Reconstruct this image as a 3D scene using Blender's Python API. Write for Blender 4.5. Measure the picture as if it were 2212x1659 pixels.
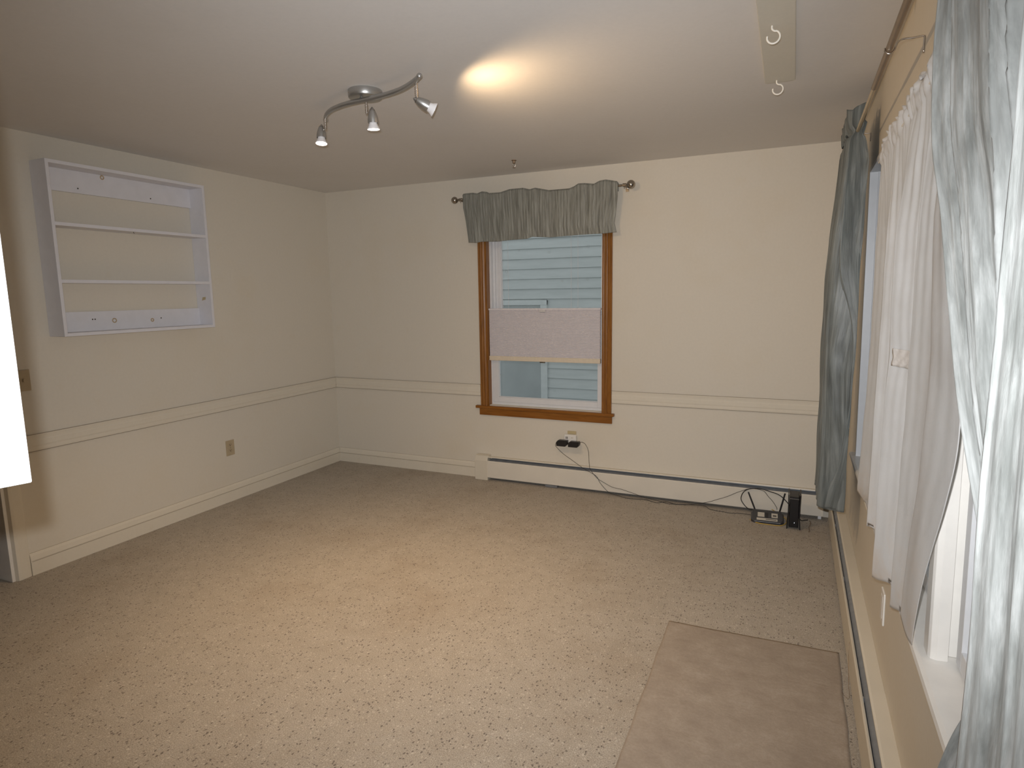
import bpy, bmesh, math, random
from mathutils import Vector, Matrix, noise
random.seed(7)
S = bpy.context.scene
COL = S.collection
for o in list(bpy.data.objects): bpy.data.objects.remove(o)

# ------------------------------------------------------------------ camera
CAM = Vector((3.85917, -4.57858, 1.53049))
YAW, PIT, ROL, FPX = 0.42419, -0.14305, -0.01544, 1355.69
def cam_axes():
    cy, sy, cp, sp = math.cos(YAW), math.sin(YAW), math.cos(PIT), math.sin(PIT)
    f = Vector((-sy*cp, cy*cp, sp)); r = Vector((cy, sy, 0)); u = r.cross(f)
    c, s = math.cos(ROL), math.sin(ROL)
    return c*r+s*u, -s*r+c*u, f
RT, UP, FW = cam_axes()
cd = bpy.data.cameras.new('camera'); cam = bpy.data.objects.new('camera', cd); COL.objects.link(cam)
cd.sensor_width = 36; cd.sensor_fit = 'HORIZONTAL'; cd.lens = FPX/2212*36; cd.clip_start = .02
M = Matrix((RT, UP, -FW)).transposed().to_4x4(); M.translation = CAM
cam.matrix_world = M
S.camera = cam
# ------------------------------------------------------------------ world, lights, exposure
S.view_settings.view_transform = 'Standard'; S.view_settings.look = 'None'
S.view_settings.gamma = 1; S.view_settings.use_curve_mapping = False
S.view_settings.exposure = 0.0
W = bpy.data.worlds.new('overcast_sky'); S.world = W; W.use_nodes = True
bg = W.node_tree.nodes['Background']; bg.inputs[0].default_value = (.97, .975, .97, 1); bg.inputs[1].default_value = .85
FLASH_W, SPOT_W = 262.0, 40.0
fl = bpy.data.lights.new('camera_flash', 'SPOT'); fl.spot_size = math.radians(107); fl.spot_blend = 1; fl.shadow_soft_size = .008; fl.energy = FLASH_W; fl.color = (.95, .97, 1)
flo = bpy.data.objects.new('camera_flash', fl); COL.objects.link(flo)
m2 = M.copy(); m2.translation = CAM + UP*.05 - RT*.025 + FW*.0; flo.matrix_world = m2
WARM = (1, .69, .39)

# ------------------------------------------------------------------ object helpers
WL = {}
def reg(o, loc): WL[o.name] = Vector(loc)
def par(o, p):
    if p is not None:
        o.parent = p; o.matrix_parent_inverse = Matrix.Translation(-WL[p.name])
def thing(name, label, cat, loc, group=None, kind=None):
    o = bpy.data.objects.new(name, None); COL.objects.link(o); o.empty_display_size = .05
    o.location = loc; reg(o, loc)
    if label: o['label'] = label
    if cat: o['category'] = cat
    if group: o['group'] = group
    if kind: o['kind'] = kind
    return o
class MB:
    def __init__(s): s.v = []; s.f = []; s.uv = {}
    def add(s, vs, fs):
        n = len(s.v); s.v += [tuple(v) for v in vs]; s.f += [[i+n for i in f] for f in fs]; return s
    def box(s, x0, x1, y0, y1, z0, z1):
        if x0 > x1: x0, x1 = x1, x0
        if y0 > y1: y0, y1 = y1, y0
        if z0 > z1: z0, z1 = z1, z0
        return s.add([(x0,y0,z0),(x1,y0,z0),(x1,y1,z0),(x0,y1,z0),(x0,y0,z1),(x1,y0,z1),(x1,y1,z1),(x0,y1,z1)],
                     [(0,3,2,1),(4,5,6,7),(0,1,5,4),(1,2,6,5),(2,3,7,6),(3,0,4,7)])
    def obox(s, c, ax, ay, az):
        c = Vector(c); ax = Vector(ax); ay = Vector(ay); az = Vector(az); vs = []
        for k in (-1, 1):
            for i, j in ((-1,-1),(1,-1),(1,1),(-1,1)): vs.append(c+ax*i+ay*j+az*k)
        return s.add(vs, [(0,3,2,1),(4,5,6,7),(0,1,5,4),(1,2,6,5),(2,3,7,6),(3,0,4,7)])
    def prism(s, prof, axis, a, b):
        n = len(prof); vs = []
        for t in (a, b):
            for p, q in prof:
                vs.append({'x': (t, p, q), 'y': (p, t, q), 'z': (p, q, t)}[axis])
        fs = [tuple(range(n))[::-1], tuple(range(n, 2*n))] + [(i, (i+1) % n, n+(i+1) % n, n+i) for i in range(n)]
        return s.add(vs, fs)
    def tube(s, pts, r, n=10, cap=True, flat=1.0):
        P = [Vector(p) for p in pts]; rs = r if isinstance(r, (list, tuple)) else [r]*len(P)
        vs = []; up = None
        for i, p in enumerate(P):
            t = (P[min(i+1, len(P)-1)]-P[max(i-1, 0)]).normalized()
            if up is None:
                up = Vector((0,0,1)) if abs(t.z) < .9 else Vector((1,0,0))
            a = t.cross(up).normalized(); b = a.cross(t).normalized(); up = b
            for k in range(n):
                w = 2*math.pi*k/n; vs.append(p+a*math.cos(w)*rs[i]+b*math.sin(w)*rs[i]*flat)
        fs = [(i*n+k, i*n+(k+1) % n, (i+1)*n+(k+1) % n, (i+1)*n+k) for i in range(len(P)-1) for k in range(n)]
        if cap: fs += [tuple(range(n))[::-1], tuple((len(P)-1)*n+k for k in range(n))]
        return s.add(vs, fs)
    def lathe(s, prof, o, d, n=32, cap=True):
        """prof: list of (dist along d, radius)"""
        o = Vector(o); d = Vector(d).normalized(); up = Vector((0,0,1)) if abs(d.z) < .9 else Vector((1,0,0))
        a = d.cross(up).normalized(); b = d.cross(a).normalized(); vs = []
        for h, r in prof:
            for k in range(n):
                w = 2*math.pi*k/n; vs.append(o+d*h+a*math.cos(w)*r+b*math.sin(w)*r)
        L = len(prof)
        fs = [(i*n+k, i*n+(k+1) % n, (i+1)*n+(k+1) % n, (i+1)*n+k) for i in range(L-1) for k in range(n)]
        if cap: fs += [tuple(range(n))[::-1], tuple((L-1)*n+k for k in range(n))]
        return s.add(vs, fs)
    def sphere(s, c, r, n=24, m=14):
        prof = [(-r*math.cos(math.pi*i/m), max(1e-5, r*math.sin(math.pi*i/m))) for i in range(m+1)]
        return s.lathe(prof, c, (0,0,1), n)
    def grid(s, fn, nu, nv, uvs=(1, 1)):
        vs = [fn(i/nu, j/nv) for j in range(nv+1) for i in range(nu+1)]
        n0 = len(s.v)
        for j in range(nv+1):
            for i in range(nu+1): s.uv[n0+j*(nu+1)+i] = (i/nu*uvs[0], j/nv*uvs[1])
        return s.add(vs, [(j*(nu+1)+i, j*(nu+1)+i+1, (j+1)*(nu+1)+i+1, (j+1)*(nu+1)+i) for j in range(nv) for i in range(nu)])
    def lean(s):     # follow the slight outward lean of the right-hand wall: x given relative to that wall's room face
        s.v = [(WX(z)+x, y, z) for x, y, z in s.v]; return s
    def obj(s, name, mat, parent=None, smooth=False, bevel=0, solid=0, label=None, cat=None, group=None, kind=None, seg=2, sub=0):
        lo = [min(v[i] for v in s.v) for i in range(3)]; hi = [max(v[i] for v in s.v) for i in range(3)]
        c = Vector([(lo[i]+hi[i])/2 for i in range(3)]); c.z = lo[2]
        me = bpy.data.meshes.new(name); me.from_pydata([tuple(Vector(v)-c) for v in s.v], [], s.f); me.validate()
        if s.uv:
            ul = me.uv_layers.new(name='UVMap'); li = [0]*len(me.loops); me.loops.foreach_get('vertex_index', li)
            fl_ = []
            for q in li: fl_ += s.uv.get(q, (0, 0))
            ul.data.foreach_set('uv', fl_)
        bm = bmesh.new(); bm.from_mesh(me)
        if not solid: bmesh.ops.recalc_face_normals(bm, faces=bm.faces)
        bm.to_mesh(me); bm.free()
        if smooth:
            me.polygons.foreach_set('use_smooth', [True]*len(me.polygons))
            if smooth != 'all': 
                try: me.set_sharp_from_angle(angle=math.radians(40))
                except Exception: pass
        o = bpy.data.objects.new(name, me); COL.objects.link(o); o.location = c; reg(o, c)
        me.materials.append(mat)
        if solid:
            md = o.modifiers.new('solid', 'SOLIDIFY'); md.thickness = solid; md.offset = 0
        if sub:
            md = o.modifiers.new('sub', 'SUBSURF'); md.levels = sub; md.render_levels = sub
        if bevel:
            md = o.modifiers.new('bev', 'BEVEL'); md.width = bevel; md.segments = seg; md.limit_method = 'ANGLE'; md.angle_limit = math.radians(40)
            md.harden_normals = False
        par(o, parent)
        for k, v in (('label', label), ('category', cat), ('group', group), ('kind', kind)):
            if v: o[k] = v
        return o
def WX(z): return 4.19-.0115*z
def spline(pts, n=8):
    P = [Vector(p) for p in pts]; out = []
    for i in range(len(P)-1):
        a = P[max(i-1, 0)]; b = P[i]; c = P[i+1]; d = P[min(i+2, len(P)-1)]
        for k in range(n):
            t = k/n; out.append(.5*((2*b)+(c-a)*t+(2*a-5*b+4*c-d)*t*t+(3*b-a-3*c+d)*t**3))
    out.append(P[-1]); return out
def interp(x, tab):
    if x <= tab[0][0]: return tab[0][1]
    for (a, b), (c, d) in zip(tab, tab[1:]):
        if x <= c: return b+(d-b)*(x-a)/(c-a) if c > a else d
    return tab[-1][1]

# ------------------------------------------------------------------ materials
def lin(c): return tuple(((v/255)/12.92 if v/255 <= .04045 else ((v/255+.055)/1.055)**2.4) for v in c)
class MT:
    def __init__(s, name):
        s.m = bpy.data.materials.new(name); s.m.use_nodes = True; s.t = s.m.node_tree; s.b = s.t.nodes['Principled BSDF']
    def n(s, typ, **k):
        nd = s.t.nodes.new(typ)
        for a, v in k.items(): setattr(nd, a, v)
        return nd
    def l(s, a, b): s.t.links.new(a, b)
    def set(s, **k):
        for a, v in k.items():
            s.b.inputs[a.replace('_', ' ')].default_value = v
        return s
    def coord(s, scale=(1,1,1), rot=(0,0,0)):
        tc = s.n('ShaderNodeTexCoord'); mp = s.n('ShaderNodeMapping'); mp.inputs['Scale'].default_value = scale; mp.inputs['Rotation'].default_value = rot
        g = s.n('ShaderNodeNewGeometry'); s.l(g.outputs['Position'], mp.inputs[0]); return mp.outputs[0]
    def uvc(s, scale):
        tc = s.n('ShaderNodeTexCoord'); mp = s.n('ShaderNodeMapping'); mp.inputs['Scale'].default_value = (*scale, 1); s.l(tc.outputs['UV'], mp.inputs[0]); return mp.outputs[0]
    def noise(s, co, sc, det=3, rough=.5, dist=0):
        nd = s.n('ShaderNodeTexNoise'); nd.inputs['Scale'].default_value = sc; nd.inputs['Detail'].default_value = det
        nd.inputs['Roughness'].default_value = rough; nd.inputs['Distortion'].default_value = dist; s.l(co, nd.inputs['Vector']); return nd.outputs[0]
    def ramp(s, f, stops):
        r = s.n('ShaderNodeValToRGB'); e = r.color_ramp.elements
        while len(e) < len(stops): e.new(.5)
        for i, (p, c) in enumerate(stops): e[i].position = p; e[i].color = (*c, 1) if len(c) == 3 else c
        s.l(f, r.inputs[0]); return r.outputs[0]
    def mix(s, f, a, b, mode='MIX'):
        m = s.n('ShaderNodeMix', data_type='RGBA', blend_type=mode)
        for i, v in ((0, f), (6, a), (7, b)):
            if isinstance(v, (int, float)): m.inputs[i].default_value = v
            elif isinstance(v, tuple): m.inputs[i].default_value = (*v, 1)
            else: s.l(v, m.inputs[i])
        return m.outputs[2]
    def bump(s, h, st=.3, d=.01, prev=None):
        b = s.n('ShaderNodeBump'); b.inputs['Strength'].default_value = st; b.inputs['Distance'].default_value = d; s.l(h, b.inputs['Height'])
        if prev is not None: s.l(prev, b.inputs['Normal'])
        s.l(b.outputs[0], s.b.inputs['Normal']); return b.outputs[0]
    def col(s, c):
        if isinstance(c, tuple): s.b.inputs['Base Color'].default_value = (*c, 1)
        else: s.l(c, s.b.inputs['Base Color'])
        return s
def flat(name, c, rough=.5, metal=0, spec=.5, var=.06, sc=18, bump=0):
    t = MT(name); co = t.coord(); nz = t.noise(co, sc, 4)
    t.col(t.ramp(nz, [(.25, tuple(v*(1-var) for v in c)), (.75, tuple(min(1, v*(1+var)) for v in c))]))
    t.set(Roughness=rough, Metallic=metal, Specular_IOR_Level=spec)
    if bump: t.bump(t.noise(co, sc*12, 3), bump, .002)
    return t.m
def wall_mat(name, c, stain):
    t = MT(name); co = t.coord()
    a = t.noise(co, 1.3, 4, .6); b = t.noise(co, 7, 5, .6); d = t.noise(co, 60, 3)
    base = t.ramp(d, [(.3, tuple(v*.985 for v in c)), (.7, tuple(v*1.01 for v in c))])
    m1 = t.mix(t.ramp(a, [(.52, (0,0,0)), (.8, (.35,.35,.35))]), base, stain)
    m2 = t.mix(t.ramp(b, [(.62, (0,0,0)), (.85, (.3,.3,.3))]), m1, stain)
    sp = t.noise(co, 34, 2, .5); m3 = t.mix(t.ramp(sp, [(.80, (0,0,0)), (.83, (.35,.35,.35))]), m2, tuple(v*.55 for v in c))
    t.col(m3).set(Roughness=.62, Specular_IOR_Level=.25); t.bump(t.noise(co, 260, 2), .12, .001); return t.m
CREAM = (.71, .655, .56)
M_wall = wall_mat('cream_wall_paint', CREAM, (.67, .57, .41))
M_trim = wall_mat('cream_trim_paint', (.73, .67, .56), (.62, .53, .40))
M_ceil = wall_mat('ceiling_paint', (.74, .72, .70), (.66, .63, .59))
M_board = wall_mat('ceiling_board_paint', (.66, .635, .56), (.60, .54, .44))
M_white = flat('white_paint', (.74, .73, .76), .4, var=.03)
M_vinyl = flat('white_vinyl', (.74, .74, .75), .35, var=.03)
M_whitew = flat('warm_white_paint', (.80, .77, .72), .35, var=.04)
M_cabinet = flat('cabinet_white', (.86, .86, .85), .4, var=.02)
M_heat = flat('heater_enamel', (.68, .625, .52), .38, var=.04, sc=6)
M_heatw = flat('heater_panel_enamel', (.72, .67, .58), .38, var=.04, sc=6)
M_damper = flat('galvanised_damper', (.30, .32, .35), .45, .6, var=.15, sc=25)
M_dark = flat('dark_void', (.02, .02, .025), .8)
M_black = flat('black_plastic', (.012, .012, .014), .35, var=.2)
M_cable = flat('black_cable', (.02, .017, .015), .5)
M_yel = flat('yellow_cable', (.62, .40, .06), .45)
M_tape = flat('beige_tape', (.50, .41, .24), .5)
M_beige = flat('ivory_plastic', (.47, .38, .25), .4, var=.08)
M_slot = flat('slot_shadow', (.05, .035, .02), .7)
M_silver = flat('satin_silver', (.46, .455, .44), .34, .85, var=.03)
M_nickel = flat('brushed_nickel', (.40, .37, .33), .22, 1.0, var=.05)
M_chrome = flat('chrome_wire', (.60, .55, .50), .2, 1.0, var=.05)
M_bronze = flat('bronze_rod', (.30, .22, .15), .35, .7, var=.08)
M_brassrod = flat('tan_rod', (.55, .45, .30), .35, .5, var=.06)
M_ceramic = flat('bulb_ceramic', (.82, .80, .80), .3, var=.02)
M_hook = flat('hook_white', (.82, .78, .70), .35, var=.03)
M_label = flat('paper_label', (.62, .58, .50), .6, var=.03)
M_grey = flat('grey_print', (.12, .11, .10), .6)
M_ring = flat('glue_ring', (.50, .36, .20), .5)
M_rdark = flat('router_grey', (.05, .05, .055), .3, var=.3)
M_brown = flat('hall_brown', (.16, .075, .045), .6, var=.15, sc=4)
M_hallfl = flat('hall_floor', (.20, .09, .05), .5, var=.2, sc=5)
def emis(name, c, st):
    t = MT(name); e = t.n('ShaderNodeEmission'); e.inputs[0].default_value = (*c, 1); e.inputs[1].default_value = st
    t.l(e.outputs[0], t.t.nodes['Material Output'].inputs[0]); return t.m
M_lens = emis('bulb_lens_glow', (1, .86, .72), 9)
M_led = emis('status_light', (.9, .95, 1), 1.5)
def glass(name, tint=(.93, .96, .97)):
    t = MT(name); out = t.t.nodes['Material Output']
    tr = t.n('ShaderNodeBsdfTransparent'); tr.inputs[0].default_value = (*tint, 1)
    gl = t.n('ShaderNodeBsdfGlossy'); gl.inputs['Roughness'].default_value = .02
    fr = t.n('ShaderNodeFresnel'); fr.inputs[0].default_value = 1.45
    mx = t.n('ShaderNodeMixShader'); t.l(fr.outputs[0], mx.inputs[0]); t.l(tr.outputs[0], mx.inputs[1]); t.l(gl.outputs[0], mx.inputs[2]); t.l(mx.outputs[0], out.inputs[0])
    return t.m
M_glass = glass('window_glass'); M_cleartape = flat('clear_tape', (.66, .63, .60), .12, var=.12, sc=90, bump=.3)
def wood():
    t = MT('honey_oak'); co = t.coord((14, 14, 1.2)); a = t.noise(co, 3, 6, .6, 1.2); b = t.noise(t.coord((60, 60, 5)), 3, 4, .6)
    c = t.ramp(a, [(.25, (.17, .064, .010)), (.5, (.28, .112, .019)), (.75, (.35, .15, .030))])
    c = t.mix(t.ramp(b, [(.35, (.35,.35,.35)), (.6, (0,0,0))]), c, (.14, .048, .008)); t.col(c).set(Roughness=.32, Specular_IOR_Level=.35)
    t.b.inputs['Coat Weight'].default_value = .08; t.bump(b, .1, .001); return t.m
def wood_h():
    t = MT('honey_oak_sill'); co = t.coord((1.2, 14, 14)); a = t.noise(co, 3, 6, .6, 1.2)
    t.col(t.ramp(a, [(.25, (.16, .058, .009)), (.5, (.26, .098, .016)), (.75, (.32, .13, .026))])).set(Roughness=.34, Specular_IOR_Level=.35); return t.m
M_oak = wood(); M_oakh = wood_h()
def carpet():
    t = MT('speckled_berber_carpet'); co = t.coord()
    f = t.noise(co, 240, 3, .7); base = t.ramp(f, [(.34, (.29, .245, .19)), (.5, (.44, .38, .305)), (.66, (.60, .53, .44))])
    vo = t.n('ShaderNodeTexVoronoi'); vo.inputs['Scale'].default_value = 98; vo.inputs['Randomness'].default_value = 1
    mp = t.coord((1, .75, 1)); dn = t.n('ShaderNodeTexNoise'); dn.inputs['Scale'].default_value = 90; t.l(mp, dn.inputs['Vector'])
    ad = t.n('ShaderNodeVectorMath', operation='MULTIPLY_ADD'); t.l(dn.outputs[1], ad.inputs[0]); ad.inputs[1].default_value = (.012,)*3; t.l(mp, ad.inputs[2]); t.l(ad.outputs[0], vo.inputs['Vector'])
    near = t.ramp(vo.outputs['Distance'], [(.24, (1,1,1)), (.42, (0,0,0))])
    sep = t.n('ShaderNodeSeparateColor'); t.l(vo.outputs['Color'], sep.inputs[0])
    pick = t.ramp(sep.outputs[0], [(.28, (1,1,1)), (.34, (0,0,0))]); pickl = t.ramp(sep.outputs[1], [(.70, (0,0,0)), (.78, (1,1,1))])
    dk = t.n('ShaderNodeMath', operation='MULTIPLY'); t.l(near, dk.inputs[0]); t.l(pick, dk.inputs[1])
    lt = t.n('ShaderNodeMath', operation='MULTIPLY'); t.l(near, lt.inputs[0]); t.l(pickl, lt.inputs[1])
    lt2 = t.n('ShaderNodeMath', operation='MULTIPLY'); t.l(lt.outputs[0], lt2.inputs[0]); lt2.inputs[1].default_value = .5
    c = t.mix(dk.outputs[0], base, (.17, .135, .105)); c = t.mix(lt2.outputs[0], c, (.72, .66, .56))
    big = t.noise(co, 1.7, 5, .62); c = t.mix(t.ramp(big, [(.5, (0,0,0)), (.78, (.5,.5,.5))]), c, t.mix(1.0, c, (.72, .62, .50), 'MULTIPLY'))
    mid = t.noise(co, 11, 4, .6); c = t.mix(t.ramp(mid, [(.35, (.35,.35,.35)), (.6, (0,0,0))]), c, t.mix(1.0, c, (.78, .76, .72), 'MULTIPLY'))
    t.col(c).set(Roughness=.95, Specular_IOR_Level=.1); t.b.inputs['Sheen Weight'].default_value = .2
    n1 = t.bump(t.noise(co, 170, 4, .7), .9, .006); t.bump(t.noise(co, 12, 3), .35, .02, n1); return t.m
def rug():
    t = MT('brown_mat_fabric'); co = t.coord()
    a = t.noise(co, 9, 6, .65); b = t.noise(co, 120, 4, .7)
    c = t.ramp(a, [(.3, (.29, .24, .195)), (.55, (.35, .295, .24)), (.8, (.41, .355, .30))]); c = t.mix(t.ramp(b, [(.4, (.3,.3,.3)), (.65, (0,0,0))]), c, (.23, .185, .145))
    t.col(c).set(Roughness=.85, Specular_IOR_Level=.2); n1 = t.bump(b, .4, .003)
    t.bump(t.noise(t.coord((1, 2.2, 1), (0, 0, .25)), 4, 4, .6, .3), .3, .02, n1); return t.m
def crinkle(name, dark, mid, light, sc=1.0, metal=0, rough=.42, vs=1.0, bs=1.0):
    t = MT(name); a = t.noise(t.uvc((48*sc, 5*vs)), 1, 5, .6, .25); b = t.noise(t.uvc((170*sc, 9*vs)), 1, 4, .6, .2); e = t.noise(t.uvc((19*sc, 1.6*vs)), 1, 4, .6, .3)
    c = t.ramp(a, [(.36, dark), (.50, mid), (.66, light)]); c = t.mix(t.ramp(e, [(.4, (0,0,0)), (.7, (.55,.55,.55))]), c, light); c = t.mix(t.ramp(b, [(.3, (.4,.4,.4)), (.5, (0,0,0))]), c, dark)  # pale streaks draw the satin highlights of the creases into the cloth colour
    t.col(c).set(Roughness=rough, Specular_IOR_Level=.5, Metallic=metal); t.b.inputs['Sheen Weight'].default_value = .05; t.b.inputs['Specular IOR Level'].default_value = .35
    n1 = t.bump(a, .5*bs, .005); n2 = t.bump(e, .3, .008, n1); t.bump(b, .35*bs, .002, n2); return t.m
M_cnear = crinkle('taffeta_flash_lit', (.20, .21, .20), (.30, .313, .302), (.46, .475, .465), .7, vs=1.6, bs=.7)  # same taffeta as the far curtain, flash brightness put into its colour
M_cfar = crinkle('taffeta_dim_lit', (.075, .082, .078), (.135, .148, .141), (.22, .235, .225), 1.5, vs=.55)  # same taffeta as the near curtains, dimmer far-end light put into its colour
M_val = crinkle('grey_green_valance_cloth', (.13, .13, .11), (.215, .215, .188), (.34, .345, .305), 2.3, bs=.8)
def sheer():
    t = MT('white_cotton_voile'); co = t.coord((1, 1, 1)); a = t.noise(co, 14, 5, .6); w = t.noise(t.coord((1, 1, .6)), 22, 5, .7, 2)
    z = t.n('ShaderNodeNewGeometry'); sp = t.n('ShaderNodeSeparateXYZ'); t.l(z.outputs['Position'], sp.inputs[0])
    c = t.ramp(a, [(.3, (.80, .785, .77)), (.7, (.88, .875, .87))])
    mr = t.n('ShaderNodeMapRange'); mr.inputs[1].default_value = 1.0; mr.inputs[2].default_value = .62; t.l(sp.outputs[2], mr.inputs[0])
    st = t.n('ShaderNodeMath', operation='MULTIPLY'); t.l(mr.outputs[0], st.inputs[0]); t.l(t.ramp(a, [(.4, (0,0,0)), (.75, (1,1,1))]), st.inputs[1])
    c = t.mix(st.outputs[0], c, (.70, .58, .46)); t.col(c).set(Roughness=.8, Specular_IOR_Level=.2)
    tl = t.n('ShaderNodeBsdfTranslucent'); tl.inputs[0].default_value = (.92, .92, .92, 1); mx = t.n('ShaderNodeMixShader'); mx.inputs[0].default_value = .5
    t.bump(w, .25, .004); t.l(t.b.outputs[0], mx.inputs[1]); t.l(tl.outputs[0], mx.inputs[2]); t.l(mx.outputs[0], t.t.nodes['Material Output'].inputs[0]); return t.m
M_sheer = sheer()
M_shade = flat('pleated_shade_fabric', (.72, .68, .69), .8, var=.02)
M_shrail = flat('shade_rail', (.72, .62, .48), .5, var=.02)
def siding():
    t = MT('blue_grey_siding'); co = t.coord((1, 1, 6)); a = t.noise(co, 3, 4, .6); b = t.noise(t.coord(), 6.5, 1, .4)
    c = t.ramp(a, [(.3, (.43, .46, .455)), (.7, (.49, .52, .515))]); c = t.mix(t.ramp(b, [(.77, (0,0,0)), (.79, (.35,.35,.35)), (.81, (0,0,0))]), c, (.36, .40, .40)); t.col(c).set(Roughness=.6); return t.m
M_siding = siding(); M_ntrim = flat('neighbour_trim', (.51, .54, .535), .6); M_npane = flat('neighbour_pane', (.33, .36, .36), .25, var=.15, sc=2); M_ground = flat('snowy_ground', (.42, .45, .47), .9, var=.2, sc=3)
M_roof = flat('roof_shingle', (.12, .12, .13), .9)

# ------------------------------------------------------------------ room shell
H = 2.44; YN = -4.95; WT = .14
MB().box(-WT, 4.36, YN-WT, WT, -.12, 0).obj('floor', carpet(), kind='structure')
MB().box(-WT, 4.36, YN-WT, WT, H, H+.12).obj('ceiling', M_ceil, kind='structure')
w = MB(); X0, X1, Z0, Z1 = 1.585, 2.545, .625, 2.12
w.box(-WT, X0, 0, WT, 0, H).box(X1, 4.36, 0, WT, 0, H).box(X0, X1, 0, WT, 0, Z0).box(X0, X1, 0, WT, Z1, H); w.obj('wall_back', M_wall, kind='structure')
w = MB(); DY0, DY1, DZ = -3.52, -2.72, 2.04
w.box(-WT, 0, DY1, 0, 0, H).box(-WT, 0, YN, DY0, 0, H).box(-WT, 0, DY0, DY1, DZ, H); w.obj('wall_left', M_wall, kind='structure')
MB().box(-WT, 4.36, YN-WT, YN, 0, H).obj('wall_near', M_wall, kind='structure')
RY0, RY1, RZ0, RZ1 = -3.41, -.93, .655, 2.11
w = MB()
for y0, y1, z0, z1 in ((RY1, 0, 0, H), (YN, RY0, 0, H), (RY0, RY1, 0, RZ0), (RY0, RY1, RZ1, H)): w.box(0, WT, y0, y1, z0, z1)
w.lean().obj('wall_right', M_wall, kind='structure')
# hall behind the doorway on the left
MB().box(-1.5, -WT, -4.2, -2.0, -.12, 0).obj('floor_hall', M_hallfl, kind='structure')
MB().box(-1.6, -1.5, -4.2, -2.0, 0, H).box(-1.5, -WT, -2.0, -1.9, 0, H).box(-1.5, -WT, -4.3, -4.2, 0, H).obj('wall_hall', M_brown, kind='structure')
MB().box(-1.6, -WT, -4.3, -1.9, H, H+.1).obj('ceiling_hall', M_ceil, kind='structure')
# door_1: cased opening
d = thing('door_1', None, None, (0, -3.12, 0), kind='structure')
c = MB(); c.prism([(0, -2.725), (.018, -2.715), (.019, -2.700), (.014, -2.665), (.010, -2.648), (0, -2.645)], 'z', 0, DZ+.06)
c.prism([(0, -3.515), (.018, -3.525), (.019, -3.54), (.014, -3.575), (.010, -3.592), (0, -3.595)], 'z', 0, DZ+.06)
c.box(0, .0175, -3.52, -2.72, DZ, DZ+.06); c.obj('casing', M_trim, d, bevel=.002)
MB().box(-WT, .0, DY1-.02, DY1, 0, DZ).box(-WT, 0, DY0, DY0+.02, 0, DZ).box(-WT, 0, DY0+.02, DY1-.02, DZ-.02, DZ).obj('jamb', M_whitew, d, bevel=.002)
# baseboards, chair rails
def bbprof(sx): return [(0, 0), (sx*.014, 0), (sx*.014, .078), (sx*.0115, .081), (sx*.0115, .083), (sx*.013, .086), (sx*.009, .112), (sx*.004, .126), (0, .128)]
MB().prism(bbprof(1), 'y', -2.645, 0).obj('baseboard_left', M_trim, kind='structure', bevel=.001)
MB().prism(bbprof(-1), 'x', 0.014, 1.473).obj('baseboard_back', M_trim, kind='structure', bevel=.001)
# dark joint between board and cap
def crprof(s): return [(0, .697), (s*.007, .698), (s*.0085, .708), (s*.0075, .722), (s*.0095, .730), (s*.0095, .756), (s*.0080, .764), (s*.0090, .778), (s*.011, .786), (s*.010, .791), (0, .791)]
M_dirt = flat('dusty_seam', (.40, .34, .265), .8)
MB().prism(crprof(1), 'y', -2.645, 0).obj('trim_1', M_trim, kind='structure', bevel=.0012)
MB().prism(crprof(-1), 'x', 0.011, 1.508).obj('trim_2', M_trim, kind='structure', bevel=.0012)
MB().prism(crprof(-1), 'x', 2.618, 4.17).obj('trim_3', M_trim, kind='structure', bevel=.0012)

def seam(parent, *b):
    m = MB()
    for q in b: m.box(*q)
    m.obj('dusty_seam', M_dirt, bpy.data.objects[parent])
seam('trim_1', (0, .0115, -2.645, -.003, .791, .7925), (0, .0075, -2.645, -.003, .6957, .697))
seam('trim_2', (.003, 1.508, -.0115, 0, .791, .7925), (.003, 1.508, -.0075, 0, .6957, .697))
seam('trim_3', (2.618, 4.17, -.0115, 0, .791, .7925), (2.618, 4.17, -.0075, 0, .6957, .697))
seam('baseboard_left', (.010, .0143, -2.640, -.014, .0795, .0815), (0, .0012, -2.645, -.001, .128, .129))
seam('baseboard_back', (.014, 1.473, -.0143, -.010, .0795, .0815), (.001, 1.473, -.0012, 0, .128, .129))

# ------------------------------------------------------------------ window_1 (back wall)
win = thing('window_1', None, None, (2.065, 0, .6), kind='structure')
def casing_prof(x0, x1):   # fluted face, x0 = outer edge
    n = 22; out = [(x0, 0)]
    for i in range(n+1):
        t = i/n; x = x0+(x1-x0)*t; d = .017+.003*math.cos(t*2*math.pi*3.0) if .1 < t < .9 else .0155
        out.append((x, -d))
    out.append((x1, 0)); return out
c = MB().prism(casing_prof(1.514, 1.583), 'z', .618, 2.13); c.obj('casing', M_oak, win)
c = MB().prism(casing_prof(2.617, 2.547), 'z', .618, 2.13); c.obj('casing', M_oak, win)
MB().box(1.514, 2.617, -.02, 0, 2.12, 2.19).obj('casing', M_oakh, win, bevel=.003)
MB().box(1.580, 1.588, -.012, .085, .62, 2.12).box(2.542, 2.55, -.012, .085, .62, 2.12).box(1.588, 2.542, -.012, .085, 2.11, 2.12).obj('jamb_liner', M_oak, win)
MB().box(1.471, 2.642, -.035, 0, .597, .620).box(1.588, 2.542, 0, .045, .600, .620).obj('stool', M_oakh, win, bevel=.005, seg=3)
MB().prism([(1.500, -.002), (1.500, -.018), (2.624, -.018), (2.624, -.002)], 'z', .540, .597).obj('apron', M_oakh, win, bevel=.003)
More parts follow.
